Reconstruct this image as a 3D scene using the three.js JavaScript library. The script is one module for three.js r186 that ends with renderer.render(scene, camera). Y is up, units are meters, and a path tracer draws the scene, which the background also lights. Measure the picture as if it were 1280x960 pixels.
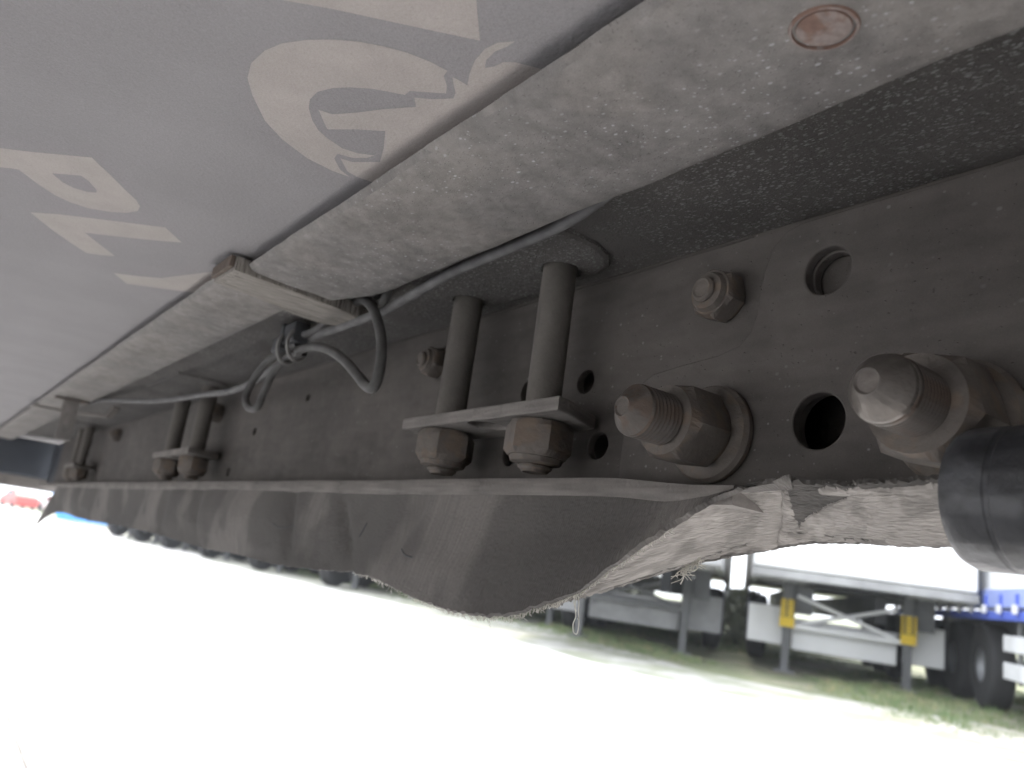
import * as THREE from 'three';
import { RoundedBoxGeometry } from 'three/addons/geometries/RoundedBoxGeometry.js';
import { mergeGeometries, mergeVertices, toCreasedNormals } from 'three/addons/utils/BufferGeometryUtils.js';

// ------------------------------------------------------------------ camera, sky, sun, exposure
const scene = new THREE.Scene();
const camera = new THREE.PerspectiveCamera(51.28, 4 / 3, 0.02, 900);
camera.position.set(0, 0.8, 0);
camera.up.set(0.09998, 0.96449, 0.24446);
camera.lookAt(-0.79981, 0.8 + 0.22405, -0.55686);
camera.focus = 0.53;
camera.userData.fStop = 8;

const renderer = new THREE.WebGLRenderer({ antialias: true });
renderer.toneMapping = THREE.LinearToneMapping;
renderer.toneMappingExposure = 5.9;
renderer.shadowMap.enabled = true;

{ // overcast sky: brighter towards the zenith, the same all round
  const w = 64, h = 32, d = new Float32Array(w * h * 4);
  for (let j = 0; j < h; j++) {
    const e = Math.max(0, Math.sin(((j + 0.5) / h - 0.5) * Math.PI));
    const L = 0.9 * (1 + 1.3 * e) / 2.3 + 0.18;
    for (let i = 0; i < w; i++) d.set([L * 0.97, L * 1.0, L * 1.05, 1], (j * w + i) * 4);
  }
  const t = new THREE.DataTexture(d, w, h, THREE.RGBAFormat, THREE.FloatType);
  t.mapping = THREE.EquirectangularReflectionMapping; t.magFilter = THREE.LinearFilter; t.needsUpdate = true;
  scene.background = t; scene.environment = t;
}
const sun = new THREE.DirectionalLight(0xfff3e2, 0.9);
sun.position.set(-16, 40, -14); sun.target.position.set(0, 0, -4);
sun.castShadow = true; sun.shadow.radius = 26; sun.shadow.mapSize.set(2048, 2048);
Object.assign(sun.shadow.camera, { left: -45, right: 25, top: 30, bottom: -30, near: 1, far: 120 });
scene.add(sun, sun.target);

// ------------------------------------------------------------------ helpers
const DATA = {"P":[[-0.735,0.0252],[-0.7274,0.0144],[-0.7128,-0.0047],[-0.6779,-0.0445],[-0.685,-0.0496],[-0.7003,-0.0618],[-0.7214,-0.0771],[-0.7361,-0.089],[-0.7485,-0.0949],[-0.7622,-0.0959],[-0.777,-0.0894],[-0.7897,-0.0776],[-0.8001,-0.0607],[-0.8004,-0.0455],[-0.7954,-0.0329],[-0.7804,-0.0169],[-0.7619,-0.0013],[-0.7649,0.0038],[-0.7714,0.0114],[-0.7776,0.0229]],"Phole":[[-0.7433,-0.0239],[-0.735,-0.0325],[-0.725,-0.0435],[-0.7304,-0.0499],[-0.7452,-0.0587],[-0.752,-0.0598],[-0.7582,-0.0542],[-0.7603,-0.0429],[-0.7561,-0.0338]],"L":[[-0.8683,-0.0205],[-0.8457,-0.0422],[-0.8254,-0.0678],[-0.8033,-0.0961],[-0.7812,-0.1243],[-0.8086,-0.1465],[-0.8214,-0.1338],[-0.8475,-0.1048],[-0.8774,-0.0693],[-0.9003,-0.0866],[-0.9257,-0.1063],[-0.9383,-0.0947],[-0.9472,-0.0816],[-0.9265,-0.0626],[-0.9015,-0.0425],[-0.8815,-0.0289]],"Y":[[-0.9952,-0.1179],[-0.9756,-0.1419],[-0.9554,-0.1615],[-0.9175,-0.1763],[-0.8583,-0.1994],[-0.9425,-0.2205],[-0.9758,-0.1998],[-0.9888,-0.1861],[-1.0099,-0.1573],[-1.0246,-0.1375]],"G":[[-0.5329,-0.1983],[-0.5347,-0.185],[-0.532,-0.1642],[-0.5206,-0.141],[-0.5057,-0.1231],[-0.4818,-0.1065],[-0.4647,-0.0975],[-0.447,-0.0939],[-0.4282,-0.0955],[-0.4137,-0.1004],[-0.3995,-0.1094],[-0.3883,-0.1194],[-0.3791,-0.13],[-0.372,-0.1417],[-0.3666,-0.1543],[-0.3638,-0.1671],[-0.3635,-0.1785],[-0.3692,-0.1796],[-0.3757,-0.1858],[-0.383,-0.1899],[-0.3907,-0.1815],[-0.3978,-0.1736],[-0.4039,-0.1736],[-0.4076,-0.167],[-0.4137,-0.1567],[-0.4232,-0.1464],[-0.4325,-0.1392],[-0.4439,-0.1343],[-0.4558,-0.1344],[-0.4663,-0.1379],[-0.479,-0.1458],[-0.4878,-0.154],[-0.4924,-0.1623],[-0.4967,-0.1755],[-0.4944,-0.1859],[-0.487,-0.1958],[-0.4944,-0.1937],[-0.5035,-0.1864],[-0.5071,-0.1764],[-0.5152,-0.1778],[-0.528,-0.188]],"B":[[-0.463,-0.1433],[-0.4608,-0.1518],[-0.4456,-0.1622],[-0.4292,-0.1716],[-0.4097,-0.1848],[-0.4017,-0.1789],[-0.3947,-0.1874],[-0.3839,-0.1957],[-0.3782,-0.1934],[-0.3665,-0.1838],[-0.3657,-0.1867],[-0.3664,-0.194],[-0.3552,-0.1883],[-0.3435,-0.1839],[-0.3313,-0.1821],[-0.322,-0.1837],[-0.3142,-0.1894],[-0.3205,-0.1891],[-0.329,-0.187],[-0.3388,-0.1881],[-0.3449,-0.1915],[-0.3397,-0.1946],[-0.3334,-0.1953],[-0.3282,-0.1999],[-0.324,-0.2087],[-0.319,-0.2206],[-0.3242,-0.2249],[-0.4313,-0.229],[-0.5131,-0.2259],[-0.5258,-0.2136],[-0.528,-0.2022],[-0.5258,-0.193],[-0.5115,-0.1808],[-0.5094,-0.1892],[-0.4926,-0.2027],[-0.4725,-0.1953],[-0.4513,-0.1853],[-0.4646,-0.1715],[-0.4813,-0.1574],[-0.4754,-0.1527]],"T":[[-0.3696,-0.0733],[-0.3814,-0.0815],[-0.3645,-0.1087],[-0.346,-0.1428],[-0.3276,-0.1763],[-0.3105,-0.1631],[-0.302,-0.1565],[-0.2912,-0.1485]],"flapTop":[[-3.3583,0.866,-0.404],[-3.1041,0.866,-0.404],[-2.5639,0.866,-0.404],[-2.1267,0.866,-0.404],[-1.751,0.866,-0.404],[-1.4662,0.866,-0.404],[-1.2508,0.866,-0.404],[-1.1067,0.866,-0.404],[-0.9418,0.866,-0.404],[-0.8415,0.866,-0.404],[-0.7831,0.866,-0.404],[-0.706,0.866,-0.404],[-0.6489,0.866,-0.404],[-0.598,0.866,-0.404],[-0.5511,0.866,-0.404],[-0.5027,0.866,-0.404],[-0.4596,0.866,-0.404],[-0.4167,0.866,-0.404],[-0.3785,0.866,-0.404],[-0.3441,0.866,-0.404],[-0.313,0.866,-0.404],[-0.2821,0.868,-0.404]],"flapBot":[[-3.8435,0.7018,-0.42],[-3.3696,0.768,-0.42],[-2.6401,0.7672,-0.415],[-2.1504,0.7705,-0.41],[-1.7236,0.77,-0.405],[-1.4513,0.7637,-0.41],[-1.2062,0.7659,-0.4],[-1.0574,0.7641,-0.395],[-0.9006,0.7681,-0.395],[-0.8168,0.7732,-0.4],[-0.7399,0.7709,-0.39],[-0.6437,0.7633,-0.378],[-0.5758,0.7605,-0.37],[-0.5235,0.7624,-0.366],[-0.4819,0.7676,-0.365],[-0.4507,0.779,-0.368],[-0.4232,0.7905,-0.372],[-0.4008,0.8076,-0.378],[-0.3737,0.828,-0.385],[-0.3403,0.8495,-0.39],[-0.3084,0.8655,-0.394],[-0.2782,0.8721,-0.396]],"liningTop":[[-0.4674,0.7856,-0.388],[-0.4444,0.7939,-0.39],[-0.4185,0.8127,-0.394],[-0.3622,0.8478,-0.4],[-0.315,0.8703,-0.402],[-0.2827,0.8742,-0.4],[-0.2425,0.8719,-0.396],[-0.2167,0.8737,-0.397],[-0.18,0.8759,-0.398]],"liningBot":[[-0.4602,0.7797,-0.383],[-0.4393,0.7881,-0.388],[-0.429,0.7991,-0.41],[-0.3962,0.8239,-0.45],[-0.3499,0.8377,-0.46],[-0.3133,0.8451,-0.46],[-0.28,0.8479,-0.46],[-0.2454,0.8464,-0.452],[-0.2009,0.8467,-0.445]],"cable":[[-0.3157,1.0605,-0.312],[-0.3488,1.0605,-0.318],[-0.3785,1.0605,-0.325],[-0.4108,1.059,-0.332],[-0.4566,1.059,-0.34],[-0.5214,1.059,-0.342],[-0.5703,1.059,-0.343],[-0.6261,1.059,-0.345],[-0.6836,1.0523,-0.345],[-0.7498,1.0459,-0.345],[-0.8491,1.0446,-0.345],[-0.9563,1.0443,-0.345],[-1.058,1.0267,-0.35],[-1.2233,1.0097,-0.352],[-1.4408,1.0178,-0.35],[-1.698,1.0274,-0.34],[-1.9504,1.0454,-0.325],[-2.1516,1.059,-0.305],[-2.2844,1.059,-0.29]],"loopA":[[-0.9623,1.037,-0.335],[-1.0104,1.0325,-0.333],[-1.0556,1.021,-0.33],[-1.0804,0.9966,-0.325],[-1.0838,0.9748,-0.322],[-1.0566,0.9582,-0.322],[-1.0313,0.9588,-0.324],[-1.0276,0.9786,-0.327],[-1.0158,1.0051,-0.33],[-0.9872,1.0223,-0.335],[-0.9422,1.0245,-0.338]],"loopB":[[-0.9518,1.0265,-0.333],[-0.8993,1.0226,-0.331],[-0.84,1.0104,-0.328],[-0.782,0.9898,-0.325],[-0.7309,0.9657,-0.322],[-0.7057,0.9529,-0.321],[-0.689,0.9496,-0.321],[-0.685,0.9645,-0.322],[-0.6976,0.9953,-0.325],[-0.7237,1.0255,-0.328],[-0.7576,1.0502,-0.331],[-0.7892,1.0625,-0.334],[-0.8174,1.0625,-0.338],[-0.847,1.0625,-0.345]]};
let seed = 12345;
const rnd = () => { seed = (seed * 1664525 + 1013904223) >>> 0; return seed / 4294967296; };
const rr = (a, b) => a + (b - a) * rnd();
const V = (x, y, z) => new THREE.Vector3(x, y, z);
const clamp = (x, a = 0, b = 1) => Math.min(b, Math.max(a, x));
const mix = (a, b, t) => a + (b - a) * t;
const sstep = (a, b, x) => { const t = clamp((x - a) / (b - a)); return t * t * (3 - 2 * t); };

const taken = {};
function numbered(name) { const k = taken[name] = (taken[name] ?? -1) + 1; return k ? `${name}_${String(k).padStart(3, '0')}` : name; }
function mesh(name, geo, mat, parent) {
  const m = new THREE.Mesh(geo, mat); m.name = parent ? name : numbered(name);
  m.castShadow = m.receiveShadow = true; (parent || scene).add(m); return m;
}
function group(name, parent) { const g = new THREE.Group(); g.name = parent ? name : numbered(name); (parent || scene).add(g); return g; }
function tag(o, label, category, grp) { o.userData = { ...o.userData, label, category }; if (grp) o.userData.group = grp; return o; }
function structure(o, label) { o.userData = { kind: 'structure', label, category: o.name.replace(/_/g, ' ') }; return o; }
function boxUV(g0) { // uv in metres by the main direction of each face
  const g = g0.index ? g0.toNonIndexed() : g0;
  if (!g.attributes.normal) g.computeVertexNormals();
  const p = g.attributes.position, uv = new Float32Array(p.count * 2);
  const a = V(0, 0, 0), b = V(0, 0, 0), c = V(0, 0, 0);
  for (let i = 0; i < p.count; i += 3) {
    a.fromBufferAttribute(p, i); b.fromBufferAttribute(p, i + 1); c.fromBufferAttribute(p, i + 2);
    const n = b.clone().sub(a).cross(c.clone().sub(a)); const nx = Math.abs(n.x), ny = Math.abs(n.y), nz = Math.abs(n.z);
    [a, b, c].forEach((q, k) => { const [s, t] = ny >= nx && ny >= nz ? [q.x, q.z] : nz >= nx ? [q.x, q.y] : [q.z, q.y]; uv.set([s, t], (i + k) * 2); });
  }
  g.setAttribute('uv', new THREE.BufferAttribute(uv, 2)); return g;
}
const crease = (g, a = 0.6) => boxUV(toCreasedNormals(g, a));
function rbox(w, h, d, x, y, z, r = 0.003) { const g = new RoundedBoxGeometry(w, h, d, 2, Math.min(r, w / 2.1, h / 2.1, d / 2.1)); g.translate(x, y, z); return boxUV(g); }
function bar(a, b, w, h) { // box bar between two points
  const A = V(...a), B = V(...b), L = A.distanceTo(B); const g = new RoundedBoxGeometry(w, h, L, 1, Math.min(w, h) * 0.15);
  const m = new THREE.Matrix4().lookAt(B, A, V(0, 1, 0.01)); g.applyMatrix4(m); g.translate((A.x + B.x) / 2, (A.y + B.y) / 2, (A.z + B.z) / 2); return boxUV(g);
}
function cyl(a, b, r0, r1 = r0, n = 28) {
  const A = V(...a), B = V(...b), L = A.distanceTo(B); const g = new THREE.CylinderGeometry(r1, r0, L, n, 1);
  g.applyQuaternion(new THREE.Quaternion().setFromUnitVectors(V(0, 1, 0), B.clone().sub(A).normalize())); g.translate((A.x + B.x) / 2, (A.y + B.y) / 2, (A.z + B.z) / 2); const uv = g.attributes.uv; for (let i = 0; i < uv.count; i++) uv.setXY(i, uv.getX(i) * 6.283 * r0, uv.getY(i) * L); return g;
}
function sweepX(prof, x0, x1, n, jit) { // closed profile [[z,y]..] drawn along X, ends capped
  const pos = [], idx = [], m = prof.length;
  for (let i = 0; i <= n; i++) {
    const t = i / n;
    prof.forEach(([z, y], k) => { const x = typeof x1 === 'function' ? mix(x0, x1(z), t) : mix(x0, x1, t); const [dz, dy] = jit ? jit(x, k, z, y) : [0, 0]; pos.push(x, y + dy, z + dz); });
  }
  for (let i = 0; i < n; i++) for (let k = 0; k < m; k++) { const a = i * m + k, b = i * m + (k + 1) % m, c = a + m, d = b + m; idx.push(a, b, c, b, d, c); }
  const tris = THREE.ShapeUtils.triangulateShape(prof.map(([z, y]) => new THREE.Vector2(z, y)), []);
  for (const [a, b, c] of tris) { idx.push(a, c, b); const o = n * m; idx.push(o + a, o + b, o + c); }
  const g = new THREE.BufferGeometry(); g.setAttribute('position', new THREE.Float32BufferAttribute(pos, 3)); g.setIndex(idx);
  return crease(g, 0.75);
}
function plateXY(pts, holes, z0, z1, bevel = 0.0008) { // plate standing in XY with round holes
  const s = new THREE.Shape(pts.map(p => new THREE.Vector2(...p)));
  for (const [x, y, r, ry] of holes) { const h = new THREE.Path(); h.absellipse(x, y, r, ry || r, 0, Math.PI * 2, true); s.holes.push(h); }
  const g = new THREE.ExtrudeGeometry(s, { depth: z1 - z0 - 2 * bevel, bevelEnabled: bevel > 0, bevelSize: bevel, bevelThickness: bevel, bevelSegments: 2, curveSegments: 28 });
  g.translate(0, 0, z0 + bevel); return boxUV(g);
}
function plateXZ(pts, holes, y0, y1, bevel = 0.0012) { // plate lying flat; points are [x, z]
  const g = plateXY(pts.map(([x, z]) => [x, -z]), holes.map(([x, z, r]) => [x, -z, r]), 0, y1 - y0, bevel);
  g.rotateX(-Math.PI / 2); g.translate(0, y0, 0); return boxUV(g);
}
// chamfered hexagon nut along +Y from 0 to h, across flats af
function nutGeo(af, h, turn = 0) {
  const N = 48, a = af / 2, R = a / Math.cos(Math.PI / 6), rc = a * 0.97, c = h * 0.17, pos = [], idx = [];
  const hexR = t => a / Math.cos(((t % (Math.PI / 3)) + Math.PI / 3) % (Math.PI / 3) - Math.PI / 6);
  const rings = [[0, t => 0.001], [0, t => Math.min(hexR(t), rc) * 0.985], [c, t => Math.min(hexR(t), R * 0.995)], [h - c, t => Math.min(hexR(t), R * 0.995)], [h, t => Math.min(hexR(t), rc) * 0.985], [h, t => 0.001]];
  for (const [y, f] of rings) for (let i = 0; i < N; i++) { const t = i / N * Math.PI * 2; const r = f(t); pos.push(r * Math.cos(t + turn), y, r * Math.sin(t + turn)); }
  for (let k = 0; k + 1 < rings.length; k++) for (let i = 0; i < N; i++) { const p = k * N + i, q = k * N + (i + 1) % N; idx.push(p, p + N, q, q, p + N, q + N); }
  const g = new THREE.BufferGeometry(); g.setAttribute('position', new THREE.Float32BufferAttribute(pos, 3)); g.setIndex(idx); return crease(g, 0.35);
}
// threaded stud along +Y from y0 to y1, chamfered tip with a small flat
function studGeo(r, y0, y1, tip, pitch, tipR) {
  const p = [[0, y0], [r, y0]]; let y = y0 + 0.001;
  while (y + pitch < y1 - tip) { p.push([r, y + pitch * 0.18], [r - pitch * 0.42, y + pitch * 0.5], [r - pitch * 0.42, y + pitch * 0.68], [r, y + pitch]); y += pitch; }
  p.push([r * 0.99, y1 - tip], [r * 0.97, y1 - tip + 0.0015], [mix(r, tipR, 0.55), y1 - tip * 0.42], [tipR + 0.0022, y1 - 0.0025], [tipR + 0.0006, y1 - 0.0004], [tipR, y1], [tipR * 0.82, y1 - 0.0012], [0, y1 - 0.0014]);
  return crease(new THREE.LatheGeometry(p.map(q => new THREE.Vector2(...q)), 44), 0.5);
}
const alongZ = g => { const q = g.clone(); q.rotateX(Math.PI / 2); return q; };   // +Y becomes +Z
const downY = g => { const q = g.clone(); q.rotateX(Math.PI); return q; };
const at = (g, x, y, z) => { const q = g.clone(); q.translate(x, y, z); return boxUV(q); };
function tube(pts, r, seg = 90, rad = 12) { return new THREE.TubeGeometry(new THREE.CatmullRomCurve3(pts.map(p => V(...p)), false, 'centripetal'), seg, r, rad); }
// sheet between two rows of control points, with thickness
function sheet(top, bot, nu, nv, thick, fz, colour) {
  const ct = new THREE.CatmullRomCurve3(top.map(p => V(...p)), false, 'centripetal'), cb = new THREE.CatmullRomCurve3(bot.map(p => V(...p)), false, 'centripetal');
  const P = []; for (let i = 0; i <= nu; i++) { const a = ct.getPoint(i / nu), b = cb.getPoint(i / nu); P.push([]); for (let j = 0; j <= nv; j++) { const q = a.clone().lerp(b, j / nv); const o = fz(i / nu, j / nv, q); q.y += o[1]; q.z += o[2]; q.x += o[0]; P[i].push(q); } }
  const pos = [], uv = [], col = [], idx = [], W = nv + 1, S = (nu + 1) * W; const ns = [];
  let len = 0; const acc = P.map((c, i) => { if (i) len += c[0].distanceTo(P[i - 1][0]); return len; });
  for (let i = 0; i <= nu; i++) for (let j = 0; j <= nv; j++) {
    const du = P[Math.min(nu, i + 1)][j].clone().sub(P[Math.max(0, i - 1)][j]), dv = P[i][Math.min(nv, j + 1)].clone().sub(P[i][Math.max(0, j - 1)]);
    ns.push(du.cross(dv).normalize());
  }
  for (let s = 0; s < 2; s++) for (let i = 0; i <= nu; i++) for (let j = 0; j <= nv; j++) {
    const q = P[i][j].clone().addScaledVector(ns[i * W + j], s ? thick : 0); pos.push(q.x, q.y, q.z); uv.push(P[i][j].x, P[i][j].y * 1.0 + P[i][j].z * 0.6); if (colour) col.push(...colour(i / nu, j / nv));
  }
  const quad = (a, b, c, d) => idx.push(a, b, c, b, d, c);
  for (let i = 0; i < nu; i++) for (let j = 0; j < nv; j++) { const a = i * W + j; quad(a, a + 1, a + W, a + W + 1); quad(S + a + 1, S + a, S + a + W + 1, S + a + W); }
  for (let i = 0; i < nu; i++) { const a = i * W, b = a + nv; quad(a + W, S + a + W, a, S + a); quad(b, S + b, b + W, S + b + W); }
  for (let j = 0; j < nv; j++) { quad(j, S + j, j + 1, S + j + 1); const a = nu * W + j; quad(a + 1, S + a + 1, a, S + a); }
  const g = new THREE.BufferGeometry(); g.setAttribute('position', new THREE.Float32BufferAttribute(pos, 3)); g.setAttribute('uv', new THREE.Float32BufferAttribute(uv, 2)); if (colour) g.setAttribute('color', new THREE.Float32BufferAttribute(col, 3)); g.setIndex(idx);
  return toCreasedNormals(g, 0.9);
}

// ------------------------------------------------------------------ noise and textures
const H2 = (x, y, s) => { let h = (x * 374761393 + y * 668265263 + s * 2147483647) | 0; h = Math.imul(h ^ (h >>> 13), 1274126177); h ^= h >>> 16; return (h >>> 0) / 4294967296; };
function vnoise(x, y, per, s) { // tileable value noise, period per cells
  const xi = Math.floor(x), yi = Math.floor(y), fx = x - xi, fy = y - yi, u = fx * fx * (3 - 2 * fx), v = fy * fy * (3 - 2 * fy);
  const w = a => ((a % per) + per) % per; const a = H2(w(xi), w(yi), s), b = H2(w(xi + 1), w(yi), s), c = H2(w(xi), w(yi + 1), s), d = H2(w(xi + 1), w(yi + 1), s);
  return mix(mix(a, b, u), mix(c, d, u), v);
}
function fbm(u, v, f, oct, s) { let t = 0, a = 0.5, n = 0; for (let o = 0; o < oct; o++) { t += a * vnoise(u * f, v * f, f, s + o * 17); n += a; a *= 0.55; f *= 2; } return t / n; }
const sm = x => clamp(x) ** (1 / 2.2);
function texture(N, size, fn, grey) { // fn(u,v) -> linear rgb or height; size = metres per repeat
  const d = new Uint8Array(N * N * 4);
  for (let j = 0; j < N; j++) for (let i = 0; i < N; i++) { const c = fn((i + 0.5) / N, (j + 0.5) / N, i, j); const o = (j * N + i) * 4; if (grey) { d[o] = d[o + 1] = d[o + 2] = clamp(c) * 255; } else { d[o] = sm(c[0]) * 255; d[o + 1] = sm(c[1]) * 255; d[o + 2] = sm(c[2]) * 255; } d[o + 3] = 255; }
  const t = new THREE.DataTexture(d, N, N); t.wrapS = t.wrapT = THREE.RepeatWrapping; t.magFilter = THREE.LinearFilter; t.minFilter = THREE.LinearMipmapLinearFilter; t.generateMipmaps = true;
  if (!grey) t.colorSpace = THREE.SRGBColorSpace; t.repeat.set(1 / size, 1 / size); t.needsUpdate = true; return t;
}
function specks(N, count, rmin, rmax, stretch, s) { // splashes: Float32 coverage map, wraps round
  const m = new Float32Array(N * N); let q = s; const r = () => { q = (q * 1664525 + 1013904223) >>> 0; return q / 4294967296; };
  for (let k = 0; k < count; k++) {
    const x = r() * N, y = r() * N, R = rmin + (rmax - rmin) * r() ** 3, sx = 1 + stretch * r(), al = 0.35 + 0.65 * r();
    for (let j = -Math.ceil(R); j <= R; j++) for (let i = -Math.ceil(R * sx); i <= R * sx; i++) { const dd = (i / sx / R) ** 2 + (j / R) ** 2; if (dd < 1) { const o = ((Math.floor(y + j) + N) % N) * N + (Math.floor(x + i) + N) % N; m[o] = Math.max(m[o], al * (1 - dd * 0.6)); } }
  }
  return m;
}
const grain = (i, j, s) => H2(i, j, s) - 0.5;
function lay(base, k) { return base.map(c => c * k); }
function mat(o) { return new THREE.MeshStandardMaterial({ roughness: 0.85, metalness: 0, ...o }); }

const sp1 = specks(1024, 4200, 0.6, 2.8, 0.8, 7), sp2 = specks(1024, 22000, 0.6, 2.9, 1.5, 31), sp3 = specks(1024, 1100, 0.6, 2.8, 0.5, 77);
const M = {};
M.film = mat({ roughness: 0.72, map: texture(1024, 0.45, (u, v, i, j) => lay([0.251, 0.241, 0.249], 0.9 + 0.18 * fbm(u, v, 6, 4, 3) + 0.16 * grain(i, j, 5) + 0.12 * grain(i >> 1, j >> 1, 9))), bumpMap: texture(512, 0.12, (u, v) => fbm(u, v, 64, 3, 8), true), bumpScale: 0.00035 });
M.print = mat({ roughness: 0.8, map: texture(512, 0.25, (u, v, i, j) => lay([0.385, 0.352, 0.335], 0.88 + 0.2 * fbm(u, v, 10, 4, 13) + 0.16 * grain(i, j, 15))), bumpMap: M.film.bumpMap, bumpScale: 0.00035 });
M.rail = mat({ roughness: 0.88, map: texture(1024, 0.4, (u, v, i, j) => {
  const n = fbm(u, v, 5, 5, 21), f = fbm(u, v, 40, 3, 22), s = sp1[j * 1024 + i] * sstep(0.42, 0.62, fbm(u, v, 4, 3, 26)), k = 0.7 + 0.36 * n + 0.5 * (f - 0.5) + 0.2 * grain(i, j, 23);
  const w = sstep(0.45, 0.62, fbm(u, v, 7, 3, 25)); return [mix(0.222, 0.242, w) * k + s * 0.24, mix(0.21, 0.226, w) * k + s * 0.25, mix(0.203, 0.215, w) * k + s * 0.265];
}), bumpMap: texture(1024, 0.2, (u, v, i, j) => 0.7 * fbm(u, v, 24, 4, 24) + 0.3 * sp1[j * 1024 + i], true), bumpScale: 0.0016 });
M.flange = mat({ roughness: 0.82, map: texture(1024, 0.36, (u, v, i, j) => {
  const k = 0.65 + 0.6 * fbm(u, v * 1, 6, 5, 41) + 0.2 * grain(i, j, 42), s = sp2[j * 1024 + i] * sstep(0.25, 0.6, fbm(u, v, 7, 4, 44));
  return [0.108 * k + s * 0.19, 0.1 * k + s * 0.198, 0.094 * k + s * 0.198];
}), bumpMap: texture(1024, 0.2, (u, v, i, j) => 0.6 * fbm(u, v, 30, 4, 43) + 0.4 * sp2[j * 1024 + i], true), bumpScale: 0.0016 });
M.web = mat({ roughness: 0.8, map: texture(1024, 0.5, (u, v, i, j) => {
  const n = fbm(u, v, 4, 5, 51), st = fbm(u * 0.25 + 0.1 * n, v, 64, 2, 52), k = 0.42 + 0.85 * n + 0.3 * (st - 0.5) + 0.2 * (fbm(u, v, 30, 3, 56) - 0.5) + 0.16 * grain(i, j, 53), s = sp3[j * 1024 + i] * sstep(0.3, 0.6, fbm(u, v, 5, 3, 57));
  return [0.097 * k + s * 0.13, 0.086 * k + s * 0.133, 0.08 * k + s * 0.137];
}), bumpMap: texture(1024, 0.25, (u, v, i, j) => 0.5 * fbm(u, v, 16, 5, 54) + 0.5 * sp3[j * 1024 + i], true), bumpScale: 0.0012 });
M.steel = mat({ roughness: 0.74, map: texture(512, 0.12, (u, v, i, j) => { const n = fbm(u, v, 6, 5, 61), w = sstep(0.5, 0.7, fbm(u, v, 9, 3, 62)), k = 0.4 + 1.0 * n + 0.16 * grain(i, j, 63); return [mix(0.122, 0.145, w) * k, mix(0.106, 0.112, w) * k, mix(0.094, 0.088, w) * k]; }), bumpMap: texture(512, 0.06, (u, v) => fbm(u, v, 20, 4, 64), true), bumpScale: 0.0005 });
M.rod = mat({ roughness: 0.78, map: texture(512, 0.16, (u, v, i, j) => { const n = fbm(u, v, 6, 5, 71), st = fbm(u, v, 40, 3, 72), k = 0.6 + 0.5 * n + 0.1 * (st - 0.5) + 0.14 * grain(i, j, 73); return [0.14 * k, 0.127 * k, 0.115 * k]; }), bumpMap: M.steel.bumpMap, bumpScale: 0.0004 });
M.stud = mat({ roughness: 0.55, metalness: 0.3, map: texture(512, 0.08, (u, v, i, j) => { const n = fbm(u, v, 5, 5, 81), w = sstep(0.42, 0.66, fbm(u, v, 8, 4, 82)), k = 0.65 + 0.6 * n + 0.12 * grain(i, j, 83); return [mix(0.105, 0.112, w) * k, mix(0.092, 0.082, w) * k, mix(0.083, 0.066, w) * k]; }), bumpMap: M.steel.bumpMap, bumpScale: 0.0005 });
M.bright = mat({ roughness: 0.4, metalness: 0.5, map: texture(256, 0.05, (u, v, i, j) => { const n = fbm(u, v, 6, 4, 91), k = 0.6 + 0.7 * n; return [0.17 * k, 0.153 * k, 0.14 * k]; }), bumpMap: M.steel.bumpMap, bumpScale: 0.0004 });
M.rust = mat({ roughness: 0.9, map: texture(256, 0.06, (u, v, i, j) => { const n = fbm(u, v, 6, 4, 95), k = 0.6 + 0.8 * n; return [0.125 * k, 0.098 * k, 0.082 * k]; }) });
M.plug = mat({ roughness: 0.9, map: texture(256, 0.05, (u, v, i, j) => { const n = fbm(u, v, 4, 5, 96), w = sstep(0.42, 0.62, n), k = 0.8 + 0.4 * fbm(u, v, 20, 2, 97); return [mix(0.27, 0.2, w) * k, mix(0.225, 0.125, w) * k, mix(0.21, 0.1, w) * k]; }) });
M.lip = mat({ roughness: 0.85, map: texture(512, 0.3, (u, v, i, j) => { const k = 0.65 + 0.5 * fbm(u, v, 8, 5, 101) + 0.3 * (vnoise(u * 10, v * 160, 1600, 102) - 0.5) + 0.12 * grain(i, j, 103); return [0.2 * k, 0.184 * k, 0.172 * k]; }), bumpMap: M.steel.bumpMap, bumpScale: 0.0008 });
M.wood = mat({ roughness: 0.92, map: texture(512, 0.2, (u, v, i, j) => { const g = fbm(u, v * 0.25, 64, 3, 111), c = vnoise(u * 120 + 3 * g, v * 6, 720, 112) > 0.86 ? 0.6 : 1, k = (0.7 + 0.55 * g) * c; return [0.28 * k, 0.258 * k, 0.235 * k]; }), bumpMap: texture(512, 0.2, (u, v) => vnoise(u * 110, v * 6, 660, 114), true), bumpScale: 0.0022 });
M.rubber = mat({ roughness: 0.88, map: texture(1024, 0.6, (u, v, i, j) => {
  const n = fbm(u, v, 4, 5, 121), w = sstep(0.5, 0.68, fbm(u, v, 5, 4, 122)) * (0.5 + 0.5 * vnoise(u * 300, v * 6, 1800, 124)), k = 0.55 + 0.65 * n + 0.15 * grain(i, j, 123);
  return [0.126 * k + 0.09 * w, 0.117 * k + 0.083 * w, 0.111 * k + 0.076 * w];
}), bumpMap: texture(1024, 0.18, (u, v, i, j) => 0.12 * (0.5 + 0.5 * Math.sin(u * 6.28318 * 80 + 2 * fbm(u, v, 6, 2, 129))) + 0.14 * vnoise(u * 110, v * 40, 4400, 127) + 0.14 * vnoise(u * 40, v * 110, 4400, 128) + 0.6 * fbm(u, v, 6, 6, 125), true), bumpScale: 0.0026 });
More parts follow.
